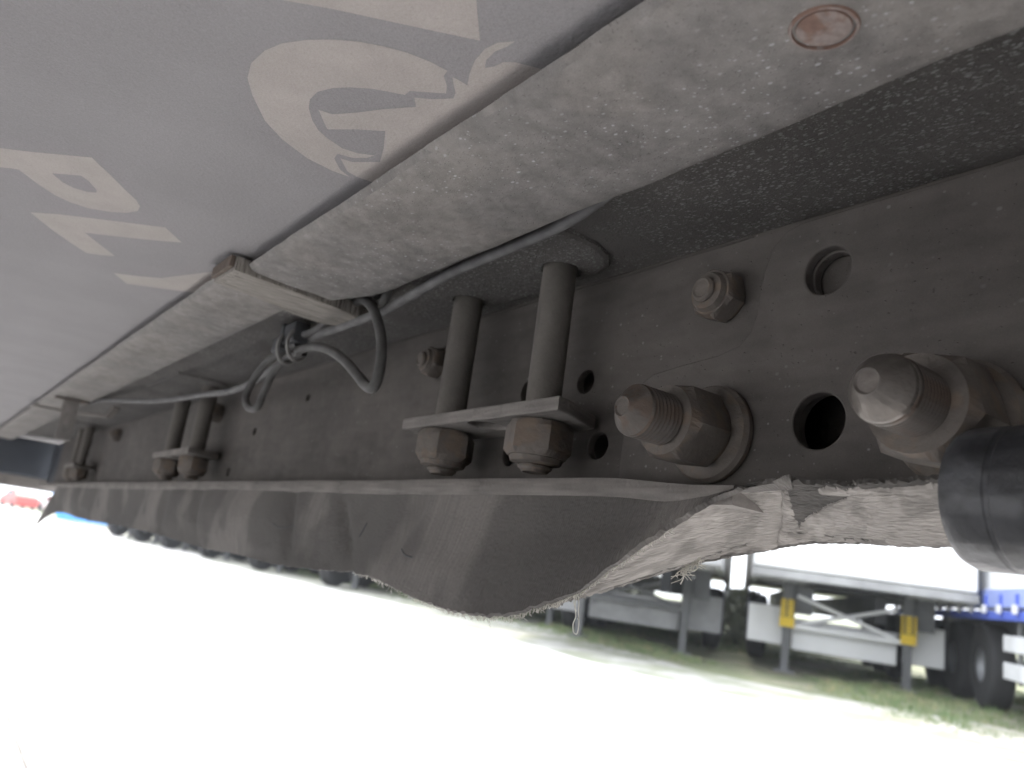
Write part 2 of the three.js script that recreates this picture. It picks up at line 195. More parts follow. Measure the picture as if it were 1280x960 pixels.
M.lining = mat({ roughness: 0.93, map: texture(1024, 0.2, (u, v, i, j) => {
  const f = vnoise(u * 60 + 1.5 * fbm(u, v, 12, 2, 134), v * 200, 12000, 131), n = fbm(u, v, 6, 5, 132), k = 0.5 + 0.62 * n + 0.16 * f + 0.12 * grain(i, j, 133); return [0.28 * k, 0.265 * k, 0.252 * k];
}), bumpMap: texture(1024, 0.2, (u, v) => 0.5 * vnoise(u * 60, v * 200, 12000, 135) + 0.5 * fbm(u, v, 14, 5, 136), true), bumpScale: 0.002 });
M.fibre = mat({ color: new THREE.Color().setRGB(0.52, 0.5, 0.45), roughness: 0.95 });
M.sleeve = mat({ roughness: 0.45, map: texture(512, 0.12, (u, v, i, j) => { const n = fbm(u, v, 5, 5, 141), w = sstep(0.52, 0.72, fbm(u, v, 4, 4, 142)), k = 0.7 + 0.6 * n; return [0.022 * k + 0.045 * w, 0.023 * k + 0.046 * w, 0.027 * k + 0.05 * w]; }), bumpMap: texture(512, 0.12, (u, v) => fbm(u, v, 10, 5, 143), true), bumpScale: 0.0012 });
M.cableGrey = mat({ roughness: 0.75, map: texture(256, 0.1, (u, v, i, j) => lay([0.14, 0.138, 0.14], 0.6 + 0.8 * fbm(u, v, 6, 4, 151))) });
M.cableBlack = mat({ roughness: 0.65, map: texture(256, 0.1, (u, v, i, j) => lay([0.078, 0.076, 0.075], 0.5 + 1.0 * fbm(u, v, 6, 4, 152))) });
M.plasticDark = mat({ color: new THREE.Color().setRGB(0.045, 0.047, 0.052), roughness: 0.6 });
M.tie = mat({ color: new THREE.Color().setRGB(0.2, 0.195, 0.19), roughness: 0.6 });
M.navy = mat({ roughness: 0.7, map: texture(512, 0.8, (u, v, i, j) => lay([0.04, 0.047, 0.06], 0.7 + 0.6 * fbm(u, v, 6, 5, 161))) });

const wheelTyre = (() => { const p = [[0.2, -0.13], [0.29, -0.135], [0.43, -0.135], [0.475, -0.12], [0.49, -0.08], [0.495, 0], [0.49, 0.08], [0.475, 0.12], [0.43, 0.135], [0.29, 0.135], [0.2, 0.13]].map(q => new THREE.Vector2(...q)); const g = new THREE.LatheGeometry(p, 40); g.rotateZ(Math.PI / 2); return g; })();
const wheelRim = (() => { const p = [[0, 0.02], [0.1, 0.02], [0.13, 0.06], [0.14, 0.01], [0.22, -0.02], [0.26, 0.06], [0.285, 0.125], [0.295, 0.13]].map(q => new THREE.Vector2(...q)); const g = new THREE.LatheGeometry(p, 32); g.rotateZ(-Math.PI / 2); return g; })();
// ------------------------------------------------------------------ ground
{
  const col = (a, b, s, size, f = 8) => texture(1024, size, (u, v, i, j) => { const n = fbm(u, v, f, 6, s), w = sstep(0.4, 0.62, fbm(u, v, 5, 4, s + 3)), k = 0.75 + 0.5 * n + 0.12 * grain(i, j, s); return a.map((c, q) => mix(c, b[q], w) * k); });
  const flat = (x0, x1, z0, z1, y, wob) => { // sheet with an uneven outer edge at z0
    const pos = [], idx = [], n = 260; for (let i = 0; i <= n; i++) { const x = mix(x0, x1, i / n); const e = wob ? wob * (fbm(i / n, 0.3, 60, 3, 5) - 0.5) * 2 : 0; pos.push(x, y, z0 + e, x, y, z1); }
    for (let i = 0; i < n; i++) { const a = 2 * i; idx.push(a, a + 1, a + 2, a + 1, a + 3, a + 2); }
    const g = new THREE.BufferGeometry(); g.setAttribute('position', new THREE.Float32BufferAttribute(pos, 3)); g.setIndex(idx); g.computeVertexNormals(); return boxUV(g);
  };
  M.soil = mat({ roughness: 1, map: col([0.13, 0.15, 0.08], [0.2, 0.195, 0.14], 201, 3) });
  M.gravel = mat({ roughness: 1, map: col([0.29, 0.29, 0.27], [0.2, 0.21, 0.16], 211, 2.2, 16) });
  M.concrete = mat({ roughness: 0.95, map: col([0.465, 0.457, 0.45], [0.42, 0.412, 0.405], 221, 2.5) });
  M.paver = [0, 1, 2].map(k => mat({ roughness: 0.95, map: M.concrete.map, color: new THREE.Color().setRGB(1 - 0.06 * k, 1 - 0.06 * k, 1 - 0.055 * k) }));
  const ground = mesh('ground', flat(-420, 420, -420, 420, 0, 0), M.soil); structure(ground, 'grass and soil ground under the parked trailers');
  structure(mesh('gravel_strip', flat(-120, 60, -8.1, -5.5, 0.004, 1.6), M.gravel), 'grey gravel strip between the pale yard and the grass');
  const yard = structure(mesh('concrete_yard', flat(-120, 60, -6.15, 40, 0.008, 0.7), M.concrete), 'pale concrete block yard beside the trailer');
  // interlocking blocks near the trailer, laid in courses along the yard
  const pv = new RoundedBoxGeometry(0.197, 0.02, 0.0893, 1, 0.003);
  for (let r = 0; r < 16; r++) for (let c = 0; c < 12; c++) {
    const b = mesh('paver', pv, M.paver[Math.floor(rnd() * 3)], yard); b.position.set(-4.7 + c * 0.2 + (r % 2) * 0.1, 0.004 + rr(0, 0.002), -0.42 - r * 0.092); b.rotation.y = rr(-0.012, 0.012);
  }
}

// ------------------------------------------------------------------ the trailer overhead
const T = tag(group('trailer_underframe'), 'dusty grey underside of a trailer with bolted steel side beam and printed plywood floor', 'trailer');
{
  // floor boards: three panels, gap between them
  const joints = [-7.4, -2.86, 0.9, 5.4];
  for (let i = 0; i < 3; i++) {
    const fp = mesh('floor_panel', rbox(joints[i + 1] - joints[i] - 0.006, 0.026, 2.24, (joints[i] + joints[i + 1]) / 2, 1.0785, 0.82, 0.002), M.film, T);
    if (i === 1) {
      const flat = (pts, hole) => { const s = new THREE.Shape(pts.map(([x, z]) => new THREE.Vector2(x, z))); if (hole) s.holes.push(new THREE.Path(hole.map(([x, z]) => new THREE.Vector2(x, z)))); const g = new THREE.ShapeGeometry(s); g.rotateX(Math.PI / 2); g.translate(0, 1.06535, 0); return boxUV(g); };
      const smooth = pts => { const c = new THREE.CatmullRomCurve3(pts.map(([x, z]) => V(x, 0, z)), true, 'centripetal'); return c.getPoints(pts.length * 4).slice(0, -1).map(p => [p.x, p.z]); };
      mesh('printed_letter', flat(DATA.P, DATA.Phole), M.print, fp); mesh('printed_letter', flat(DATA.L), M.print, fp); mesh('printed_letter', flat(DATA.Y), M.print, fp); mesh('printed_letter', flat(DATA.T), M.print, fp);
      mesh('printed_emblem', flat(DATA.G), M.print, fp); mesh('printed_emblem', flat(DATA.B), M.print, fp);
    }
  }
  mesh('deck', rbox(12.8, 0.03, 2.52, -1.0, 1.1085, 0.68, 0.004), M.film, T);
  // longitudinal rail, near length (folded sheet, open at its end) and far length
  const U = (z0, z1, y, h, t, r) => [[z0 - 0.011, y + h], [z0 - 0.0035, y + h * 0.72], [z0, y + h * 0.42], [z0 - r * 0.28, y + r * 0.13], [z0 - r * 0.8, y], [z0 - 0.03, y - 0.0006], [mix(z0, z1, 0.35), y - 0.0004], [mix(z0, z1, 0.6), y + 0.0004], [mix(z0, z1, 0.8), y], [z1 + 0.006, y], [z1 + 0.0012, y + 0.0015], [z1, y + 0.006], [z1, y + h], [z1 + t, y + h], [z1 + t, y + 0.007], [z1 + t + 0.004, y + t], [z0 - 0.016, y + t], [z0 - 0.013, y + h * 0.6], [z0 - 0.015, y + h]];
  const jit = (s, a) => (x, k, z) => { const u = x * 0.31 + 3; return [a * 1.2 * (fbm(u, z, 40, 3, s) - 0.5) + a * 0.7 * (fbm(u, z + 0.37 * k, 160, 2, s + 2) - 0.5), a * 1.6 * (fbm(u, z * 4 + 0.11, 24, 3, s + 4) - 0.5) * (k > 2 && k < 17 ? 1 : 0.4)]; };
  const near = mesh('rail', sweepX(U(-0.206, -0.324, 1.05, 0.0142, 0.004, 0.014), 0.9, z => mix(-0.778, -0.788, clamp((z + 0.205) / -0.1)) + 0.085 * sstep(-0.304, -0.326, z), 220, jit(301, 0.0022)), M.rail, T);
  mesh('rail', sweepX(U(-0.196, -0.286, 1.052, 0.0125, 0.004, 0.012), -0.852, -7.4, 320, jit(311, 0.0025)), M.rail, T).userData.label = 'narrower rail beyond the splintered packing strip';
  // weathered packing strip where the two lengths meet
  const strip = mesh('packing_strip', plateXZ([[-0.782, -0.196], [-0.79, -0.26], [-0.797, -0.31], [-0.812, -0.354], [-0.848, -0.352], [-0.872, -0.33], [-0.868, -0.29], [-0.85, -0.24], [-0.842, -0.194]], [], 1.0462, 1.0622, 0.0015), M.wood, T);
  mesh('rust_edge', rbox(0.062, 0.012, 0.005, -0.815, 1.0565, -0.1915, 0.001), M.rust, T);
  // far joint in the rail
  mesh('joint_cover', rbox(0.05, 0.004, 0.1, -2.52, 1.0485, -0.236, 0.001), M.rail, T);
  // rusty plug in the rail
  const plug = mesh('plug', at(downY(crease(new THREE.LatheGeometry([[0, 0.0006], [0.010, 0.0009], [0.0116, 0.0005], [0.0122, -0.0012], [0.013, -0.0015], [0.0134, 0.0012], [0.0146, 0.0009], [0.0152, -0.0008]].map(p => new THREE.Vector2(...p)), 40), 0.5)), -0.185, 1.0494, -0.267), M.plug, near);
  plug.userData.label = 'rusty round plug in the rail';
  // side beam: top flange, web, back, bottom flange
  const bx0 = -3.92, bx1 = 0.9;
  mesh('top_flange', sweepX([[-0.3008, 1.0715], [-0.3008, 1.0695], [-0.32, 1.068], [-0.40, 1.0675], [-0.436, 1.0675], [-0.4455, 1.0672], [-0.4493, 1.0668], [-0.4494, 1.0775], [-0.458, 1.078], [-0.56, 1.078], [-0.56, 1.086], [-0.3008, 1.086]], bx1, bx0, 240, (x, k) => k > 1 && k < 5 ? [0, 0.0016 * (fbm(x * 0.3 + 3, k * 0.13, 24, 3, 321) - 0.5)] : [0, 0]), M.flange, T);
  const holes = [[-0.5329, 0.9715, 0.0122, 0.0118], [-0.5069, 0.9122, 0.0135, 0.0125], [-0.6331, 0.9084, 0.0125], [-0.6173, 0.9699, 0.0125], [-0.2923, 0.9179, 0.0215], [-0.2915, 1.0199, 0.0165], [-1.1952, 1.0158, 0.009, 0.0065], [-2.058, 1.0165, 0.012, 0.008], [-1.5215, 0.9018, 0.011, 0.009], [-1.42, 0.974, 0.01, 0.008], [-1.95, 0.91, 0.011, 0.009]];
  mesh('web_plate', plateXY([[bx0, 0.868], [bx1, 0.868], [bx1, 1.0765], [bx0, 1.0765]], holes, -0.458, -0.45, 0.0009), M.web, T);
  mesh('hole_backing', rbox(0.06, 0.05, 0.004, -0.29, 1.02, -0.4625, 0.001), M.web, T);
  mesh('back_plate', rbox(bx1 - bx0, 0.21, 0.008, (bx0 + bx1) / 2, 0.969, -0.534, 0.001), M.web, T);
  mesh('inner_plate', rbox(bx1 - bx0, 0.005, 0.076, (bx0 + bx1) / 2, 0.8655, -0.493, 0.001), M.web, T);
  mesh('bottom_flange', sweepX([[-0.400, 0.8595], [-0.3988, 0.861], [-0.3988, 0.8732], [-0.400, 0.8748], [-0.4485, 0.8748], [-0.4485, 0.8595]], -0.318, -3.96, 200, (x, k) => { const e = sstep(-0.44, -0.34, x); return [0.0016 * (fbm(x * 0.3 + 4, 0.2, 30, 3, 331) - 0.5) + 0.003 * e, -0.003 * e + 0.002 * (fbm(x * 0.3 + 4, 0.7, 20, 3, 333) - 0.5) - (k > 1 && k < 5 ? 0.003 * e : 0)]; }), M.lip, T);
  // weld bead along the top of the web
  mesh('weld_seam', tube(Array.from({ length: 60 }, (_, i) => [mix(-0.36, -2.6, i / 59), 1.0660 + rr(-0.0007, 0.0007), -0.4495]), 0.0016, 240, 6), M.web, T);
  // bolted bracket plate with a rounded notch round one nut
  const bp = [[bx1, 1.0588], [-0.312, 1.0588], [-0.324, 1.056], [-0.335, 1.046], [-0.3405, 1.03], [-0.343, 1.012], [-0.3445, 0.998], [-0.3485, 0.986], [-0.3575, 0.9765], [-0.376, 0.9715], [-0.413, 0.968], [-0.440, 0.9645], [-0.456, 0.956], [-0.464, 0.94], [-0.466, 0.92], [-0.466, 0.8762], [bx1, 0.8762]];
  mesh('bracket_plate', plateXY(bp, [[-0.2915, 1.0199, 0.0182], [-0.2923, 0.9179, 0.0198]], -0.4495, -0.4405, 0.0014), M.web, T);
  // U-bolt clamps: pad under the flange, two rods, clamp plate, nuts
  const rodR = 0.0152, nut = downY(nutGeo(0.0515, 0.030, 0.25)), nut2 = downY(nutGeo(0.0515, 0.030, 0.7));
  const tail = downY(studGeo(0.0148, 0, 0.0425, 0.005, 0.0033, 0.0105)), wash = downY(crease(new THREE.LatheGeometry([[0.010, 0.0285], [0.0222, 0.0285], [0.0232, 0.0305], [0.0215, 0.0345], [0.0145, 0.036]].map(p => new THREE.Vector2(...p)), 36), 0.6));
  const clamps = [[-0.684, -0.534, -0.407, 0], [-1.80, -1.605, -0.407, 1], [-3.12, -2.98, -0.405, 2]];
  for (const [xa, xb, z, k] of clamps) {
    const c = group('u_bolt_clamp', T), m = (xa + xb) / 2, w = (xb - xa) / 2;
    mesh('pad', plateXZ([[xa - 0.006, -0.334], [xa - 0.012, -0.372], [xa - 0.021, -0.395], [xa - 0.023, -0.415], [xa - 0.012, -0.428], [xa + 0.03, -0.432], [m, -0.4315], [xb - 0.02, -0.4315], [xb + 0.02, -0.4305], [xb + 0.038, -0.424], [xb + 0.052, -0.41], [xb + 0.06, -0.39], [xb + 0.06, -0.362], [xb + 0.052, -0.334]], [[xa, z, 0.0172], [xb, z, 0.019]], 1.0635, 1.0758, 0.0056), M.flange, c);
    for (const x of [xa, xb]) {
      mesh('rod', cyl([x - (x === xb ? 0.002 : 0), 1.082, z], [x, 0.92, z], rodR), M.rod, c);
      mesh('nut', at(x === xa ? nut : nut2, x, 0.9235, z), M.steel, c); mesh('collar', at(wash, x, 0.9235, z), M.steel, c); mesh('rod_end', at(tail, x, 0.9235, z), M.steel, c);
    }
    mesh('clamp_plate', plateXZ([[xa - 0.05, -0.384], [xb + 0.056, -0.379], [xb + 0.052, -0.392], [xb + 0.028, -0.441], [xb + 0.02, -0.4435], [xa - 0.056, -0.4435], [xa - 0.054, -0.40]], [[m + 0.003, z + 0.006, 0.019]], 0.9245, 0.9362, 0.0016), M.lip, c);
  }
  // small hexagon nuts on the web
  const sn = alongZ(nutGeo(0.036, 0.019, 0.35)), ss = alongZ(studGeo(0.0095, 0, 0.0295, 0.003, 0.0022, 0.0075)), sc = alongZ(crease(new THREE.LatheGeometry([[0.0085, 0.0185], [0.0145, 0.0185], [0.0158, 0.0195], [0.0138, 0.0235], [0.0092, 0.0245]].map(p => new THREE.Vector2(...p)), 32), 0.6));
  for (const [x, y, s, z] of [[-0.3815, 1.0195, 1.0, -0.45], [-0.8, 1.021, 0.92, -0.45], [-1.655, 1.0235, 1, -0.45], [-2.69, 1.03, 1, -0.45]]) {
    const c = group('web_bolt', T); c.position.set(x, y, z); c.scale.setScalar(s);
    mesh('nut', sn, M.steel, c); mesh('collar', sc, M.steel, c); mesh('bolt_end', ss, M.steel, c);
  }
  // two large studs
  const bw = alongZ(crease(new THREE.LatheGeometry([[0.014, 0], [0.0325, 0], [0.035, 0.002], [0.0352, 0.006], [0.033, 0.0095], [0.0295, 0.0112], [0.014, 0.0112]].map(p => new THREE.Vector2(...p)), 48), 0.5)), bn = alongZ(nutGeo(0.0505, 0.041, 0.1)), bs = alongZ(studGeo(0.018, 0.02, 0.0915, 0.012, 0.0036, 0.0066));
  const bn2 = alongZ(nutGeo(0.055, 0.040, 0.2)), bs2 = alongZ(studGeo(0.0182, 0.02, 0.0805, 0.004, 0.0032, 0.016)), bt2 = alongZ(studGeo(0.0176, 0.0785, 0.0945, 0.0145, 0.01, 0.0066));
  { const c = group('large_stud', T); c.position.set(-0.3745, 0.9125, -0.4405); mesh('washer', bw, M.steel, c); const n = mesh('nut', bn, M.steel, c); n.position.z = 0.0108; mesh('stud', bs, M.stud, c); c.userData.label = 'rusty stud and nut beside the clamp'; }
  { const c = group('large_stud', T); c.position.set(-0.205, 0.9105, -0.4405); mesh('washer', bw, M.steel, c); const n = mesh('nut', bn2, M.steel, c); n.position.z = 0.0092; const st = mesh('stud', bs2, M.stud, c); mesh('worn_tip', bt2, M.bright, st); c.userData.label = 'stud with a bright worn tip beside the black sleeve'; }
  // the rest of the frame, beside and behind the camera: second side beam, axles with wheels
  mesh('far_side_beam', rbox(12.6, 0.21, 0.09, -1.0, 0.969, 1.72, 0.004), M.web, T);
  for (const x of [0.9, 2.0, 3.4]) mesh('floor_bearer', rbox(0.07, 0.075, 1.86, x + 0.15, 1.0265, 0.74, 0.006), M.web, T);
  for (const x of [1.15, 2.46]) { mesh('axle', cyl([x, 0.5, -0.3], [x, 0.5, 1.7], 0.07, 0.07, 20), M.web, T); for (const z of [-0.22, 1.5]) { const w = group('wheel', T); w.position.set(x, 0.5, z); mesh('tyre', wheelTyre, M.sleeve, w).rotation.y = Math.PI / 2; mesh('rim', wheelRim, M.steel, w).rotation.y = z > 0 ? -Math.PI / 2 : Math.PI / 2; } }
  // far cross member and plate at the end of the beam
  mesh('cross_member', rbox(0.16, 0.17, 2.4, -4.35, 0.985, 0.68, 0.01), M.navy, T);
  mesh('cross_member', rbox(0.12, 0.10, 2.2, -5.6, 0.95, 0.58, 0.01), M.navy, T);
  mesh('end_plate', rbox(0.3, 0.05, 0.75, -4.47, 0.8765, -0.16, 0.004), M.lip, T);
  mesh('end_gusset', plateXY([[-4.2, 0.89], [-3.93, 0.868], [-3.93, 1.06], [-4.2, 1.06]], [], -0.458, -0.452, 0.001), M.navy, T);
}

// ------------------------------------------------------------------ things hanging from the trailer
{ // rubber flap
  const g = tag(group('rubber_flap'), 'wavy dark rubber flap hanging under the steel beam with a torn pale folded end', 'flap');
  const wr = (u, v, q) => {
    const x = q.x; let z = 0.008 * Math.sin(Math.PI * v) * (0.4 + Math.sin(x * 4.1 + 1)) * sstep(0, 0.1, u) ;
    z += v * 0.005 * (fbm(x * 0.3 + 3, v * 0.12, 20, 3, 401) - 0.5) * 2 + v * 0.006 * (fbm(x * 0.3 + 3 + v * 0.02, v * 0.06, 70, 3, 403) - 0.5);
    // creases
    for (const [cx, sl, w, d] of [[-1.02, 0.5, 0.014, 0.007], [-1.72, 0.1, 0.03, 0.007], [-1.47, 0.2, 0.022, 0.007], [-0.72, -0.62, 0.016, 0.006], [-0.86, 0.7, 0.012, 0.005]]) z -= d * Math.exp(-(((x - cx - sl * (v - 0.5) * 0.1) / w) ** 2)) * Math.sin(Math.PI * clamp(v * 0.9 + 0.1));
    return [0, v > 0.97 ? 0.0012 * (fbm(x * 0.3 + 3, 0.4, 500, 2, 405) - 0.5) * 2 : 0, z * sstep(1, 0.86, u)];
  };
  const ct0 = new THREE.CatmullRomCurve3(DATA.flapTop.map(p => V(...p)), false, 'centripetal'), cb0 = new THREE.CatmullRomCurve3(DATA.flapBot.map(p => V(...p)), false, 'centripetal');
  mesh('sheet', sheet(DATA.flapTop, DATA.flapBot, 420, 26, -0.0035, wr), M.rubber, g);
  const lw = (u, v, q) => [0, 0.0015 * (fbm(u * 0.9, v * 0.3, 60, 3, 411) - 0.5) * (v < 0.03 || v > 0.97 ? 1.6 : 0), 0.006 * Math.sin(Math.PI * v) * Math.sin(u * 9 + 0.6) + 0.004 * (fbm(u, v * 0.2, 24, 4, 413) - 0.5) + 0.007 * Math.exp(-(((u - 0.6 + 0.05 * v) / 0.018) ** 2)) * -1];
  // the pale layer is torn away in one ragged patch, and scuffed dark in spots
  const torn = (u, v) => { const n = 0.05 * (fbm(u * 0.9, v * 0.25, 40, 4, 421) - 0.5), lo = mix(0.615, 0.63, v) + n * 0.5, hi = v < 0.18 ? 1.2 : mix(0.76, 0.62, sstep(0.16, 0.85, v)) + n; const d = u > lo && u < hi && v < 0.82 + n * 3 && !(v < 0.18 && u > 0.7 && v > 0.09 + 2.2 * n) ? 0.27 : 1; const cr = Math.abs(v - 0.87 - 2.2 * n + 0.08 * Math.sin(u * 14)) < 0.022 && u > 0.22 && u < 0.86 && fbm(u, 0.5, 30, 3, 425) > 0.38 ? 0.28 : 1; const k = Math.min(d, cr) * (0.8 + 0.35 * sstep(0.35, 0.6, fbm(u, v * 0.25, 24, 5, 423))); return [k, k * 0.985, k * 0.97]; };
  const lwt = (u, v, q) => { const o = lw(u, v, q); if (torn(u, v)[0] < 0.33) o[2] -= 0.0016; return o; };
  M.liningTorn = M.lining.clone(); M.liningTorn.vertexColors = true;
  mesh('folded_end', sheet(DATA.liningTop, DATA.liningBot, 420, 64, -0.003, lwt, torn), M.liningTorn, g).userData.label = 'pale fibrous folded end of the flap';
  // second ply showing below the first
  const ply = DATA.liningBot.slice(2).map(([x, y, z], i) => [x, y + 0.004, z - 0.0045]), ply2 = DATA.liningBot.slice(2).map(([x, y, z], i) => [x, y - [0.0, 0.002, 0.003, 0.0025, 0.0028, 0.0015, 0.001][i], z - 0.006]);
  mesh('backing_ply', sheet(ply, ply2, 160, 3, -0.002, (u, v) => [0, v > 0.9 ? 0.0018 * (fbm(u, 0.1, 90, 3, 417) - 0.5) : 0, 0.002 * (fbm(u, 0.6, 40, 3, 418) - 0.5)]), M.lining, g);
  for (const pts of [[[-0.8092, 0.8278, -0.392], [-0.8181, 0.8204, -0.392], [-0.8251, 0.8131, -0.392]], [[-0.7132, 0.803, -0.392], [-0.6958, 0.7996, -0.392], [-0.6791, 0.7963, -0.392]], [[-1.0728, 0.8147, -0.392], [-1.043, 0.8148, -0.392], [-1.0102, 0.8172, -0.392]]]) { const q = pts.map(([x, y, z]) => { let b = null; for (let i = 0; i <= 300; i++) for (let j = 0; j <= 24; j++) { const u = i / 300, v = j / 24, a = ct0.getPoint(u).lerp(cb0.getPoint(u), v), d = (a.x - x) ** 2 + (a.y - y) ** 2; if (!b || d < b[0]) b = [d, u, v, a]; } return [b[3].x, b[3].y, b[3].z + wr(b[1], b[2], b[3])[2] + 0.0038]; }); const tg = tube(q, 0.0008, 16, 8); mesh('tear', tg, M.plasticDark, g); }
  // frayed threads along the cut edge
  const cb = new THREE.CatmullRomCurve3(DATA.flapBot.map(p => V(...p)), false, 'centripetal'), fr = [];
  for (let i = 0; i < 420; i++) { const u = 0.42 + 0.46 * i / 420 + rr(0, 0.001), q = cb.getPoint(u), w = wr(u, 1, q); q.z += w[2] - 0.002; q.y += w[1]; if (u > 0.74 && rnd() < 0.55) continue; const l = rr(0.0008, u > 0.74 ? 0.002 : 0.0036) * (rnd() < 0.08 ? 2 : 1); fr.push(tube([[q.x, q.y + 0.001, q.z], [q.x + rr(-0.001, 0.001), q.y - l * 0.5, q.z + rr(-0.001, 0.002)], [q.x + rr(-0.0025, 0.0025), q.y - l, q.z + rr(-0.002, 0.002)]], 0.00028, 3, 4)); }
  for (let i = 0; i < 46; i++) { const x = -0.382 + rr(-0.011, 0.009), y = 0.8215 - (x + 0.382) * -0.6, z = -0.437, l = rr(0.003, 0.011); fr.push(tube([[x, y, z], [x + rr(-0.004, 0.004), y - l * 0.5, z + rr(-0.002, 0.003)], [x + rr(-0.009, 0.009), y - l * rr(0.4, 1), z + rr(-0.003, 0.003)]], 0.0003, 6, 4)); }
  fr.push(tube([[-0.4225, 0.7905, -0.372], [-0.4205, 0.7825, -0.37], [-0.4195, 0.776, -0.371], [-0.4225, 0.7705, -0.372], [-0.421, 0.7655, -0.372], [-0.4165, 0.765, -0.371], [-0.4145, 0.77, -0.37], [-0.4165, 0.775, -0.371], [-0.4185, 0.7745, -0.372]], 0.0004, 60, 5));
  fr.push(tube([[-0.4205, 0.789, -0.372], [-0.418, 0.784, -0.371], [-0.4185, 0.7785, -0.372], [-0.4175, 0.775, -0.372]], 0.00035, 30, 5), tube([[-0.424, 0.79, -0.372], [-0.4232, 0.7845, -0.371], [-0.4205, 0.779, -0.372]], 0.0003, 20, 5), tube([[-0.3995, 0.819, -0.452], [-0.402, 0.811, -0.453], [-0.404, 0.807, -0.453]], 0.0004, 20, 5));
  const f = mesh('frayed_threads', mergeGeometries(fr), M.fibre, g); f.userData.kind = 'stuff';
}
{ // cables
  tag(mesh('cable', boxUV(tube(DATA.cable, 0.0051, 220, 14)), M.cableGrey), 'long grey electrical cable running along the rail edge', 'cable');
  const g = tag(group('looped_cable'), 'black cable tied in two hanging loops under the rail joint', 'cable');
  mesh('loop', boxUV(tube(DATA.loopA, 0.005, 120, 14)), M.cableBlack, g); mesh('loop', boxUV(tube(DATA.loopB, 0.0054, 140, 14)), M.cableBlack, g);
  const c = [-0.975, 1.041, -0.332];
  const clip = mesh('clip', mergeGeometries([rbox(0.046, 0.026, 0.02, c[0] + 0.006, c[1] + 0.008, c[2], 0.002), rbox(0.012, 0.034, 0.024, c[0] - 0.014, c[1] + 0.006, c[2], 0.002), rbox(0.03, 0.02, 0.012, c[0] - 0.026, c[1] - 0.003, c[2] + 0.006, 0.003)].map(q => { q.deleteAttribute('uv2'); return q; })), M.plasticDark, g);
  for (const dx of [-0.012, 0.022]) { const t = new THREE.TorusGeometry(0.017, 0.0022, 8, 28); t.rotateY(Math.PI / 2 + 0.4); t.scale(1, 1.15, 1); t.translate(c[0] + dx, c[1] - 0.008, c[2]); mesh('cable_tie', boxUV(t), M.tie, g); }
  tag(mesh('cable_tail', boxUV(tube([[-0.955, 1.046, -0.334], [-0.925, 1.05, -0.34], [-0.90, 1.058, -0.343], [-0.885, 1.068, -0.345]], 0.0045, 24, 10)), M.cableGrey), 'short grey cable end rising from the cable clip', 'cable');
  const b = tag(mesh('cable_hook', boxUV(tube([[-0.728, 1.069, -0.336], [-0.732, 1.058, -0.337], [-0.742, 1.0515, -0.338], [-0.752, 1.053, -0.339], [-0.757, 1.06, -0.34], [-0.758, 1.0665, -0.341]], 0.0048, 40, 10)), M.cableBlack), 'small dark hook holding the cables behind the rail', 'hook');
}
{ // strap hanging through the rail, with its slot plate
  const s = tag(group('hanging_strap'), 'flat grey metal strap hanging down from the far rail', 'strap');
  mesh('blade', bar([-2.19, 1.056, -0.243], [-2.165, 0.948, -0.243], 0.034, 0.006), M.rail, s);
  mesh('collar', rbox(0.03, 0.006, 0.075, -2.19, 1.0475, -0.243, 0.002), M.steel, s);
  const h = tag(group('hook_bracket'), 'bent metal hook bracket under the far end of the rail', 'bracket');
  mesh('arm', bar([-2.3, 1.03, -0.27], [-2.22, 1.03, -0.335], 0.02, 0.008), M.lip, h); mesh('tip', bar([-2.22, 1.03, -0.335], [-2.2, 1.055, -0.345], 0.02, 0.008), M.lip, h);
}
{ // black sleeve at the right
  const prof = [[0.0, 0.0], [0.026, 0.0], [0.0315, 0.002], [0.0335, 0.006], [0.0338, 0.022], [0.0332, 0.0228], [0.0332, 0.0246], [0.0338, 0.0256], [0.0345, 0.05], [0.0352, 0.1], [0.036, 0.2], [0.0, 0.2]].map(p => new THREE.Vector2(...p));
  const l = new THREE.LatheGeometry(prof, 72); l.rotateZ(-Math.PI / 2); l.rotateY(-0.06);
  l.translate(-0.1825, 0.8635, -0.402);
  tag(mesh('rubber_sleeve', crease(l, 0.5), M.sleeve), 'glossy black rubber sleeve beside the stud with a bright tip', 'sleeve');
}
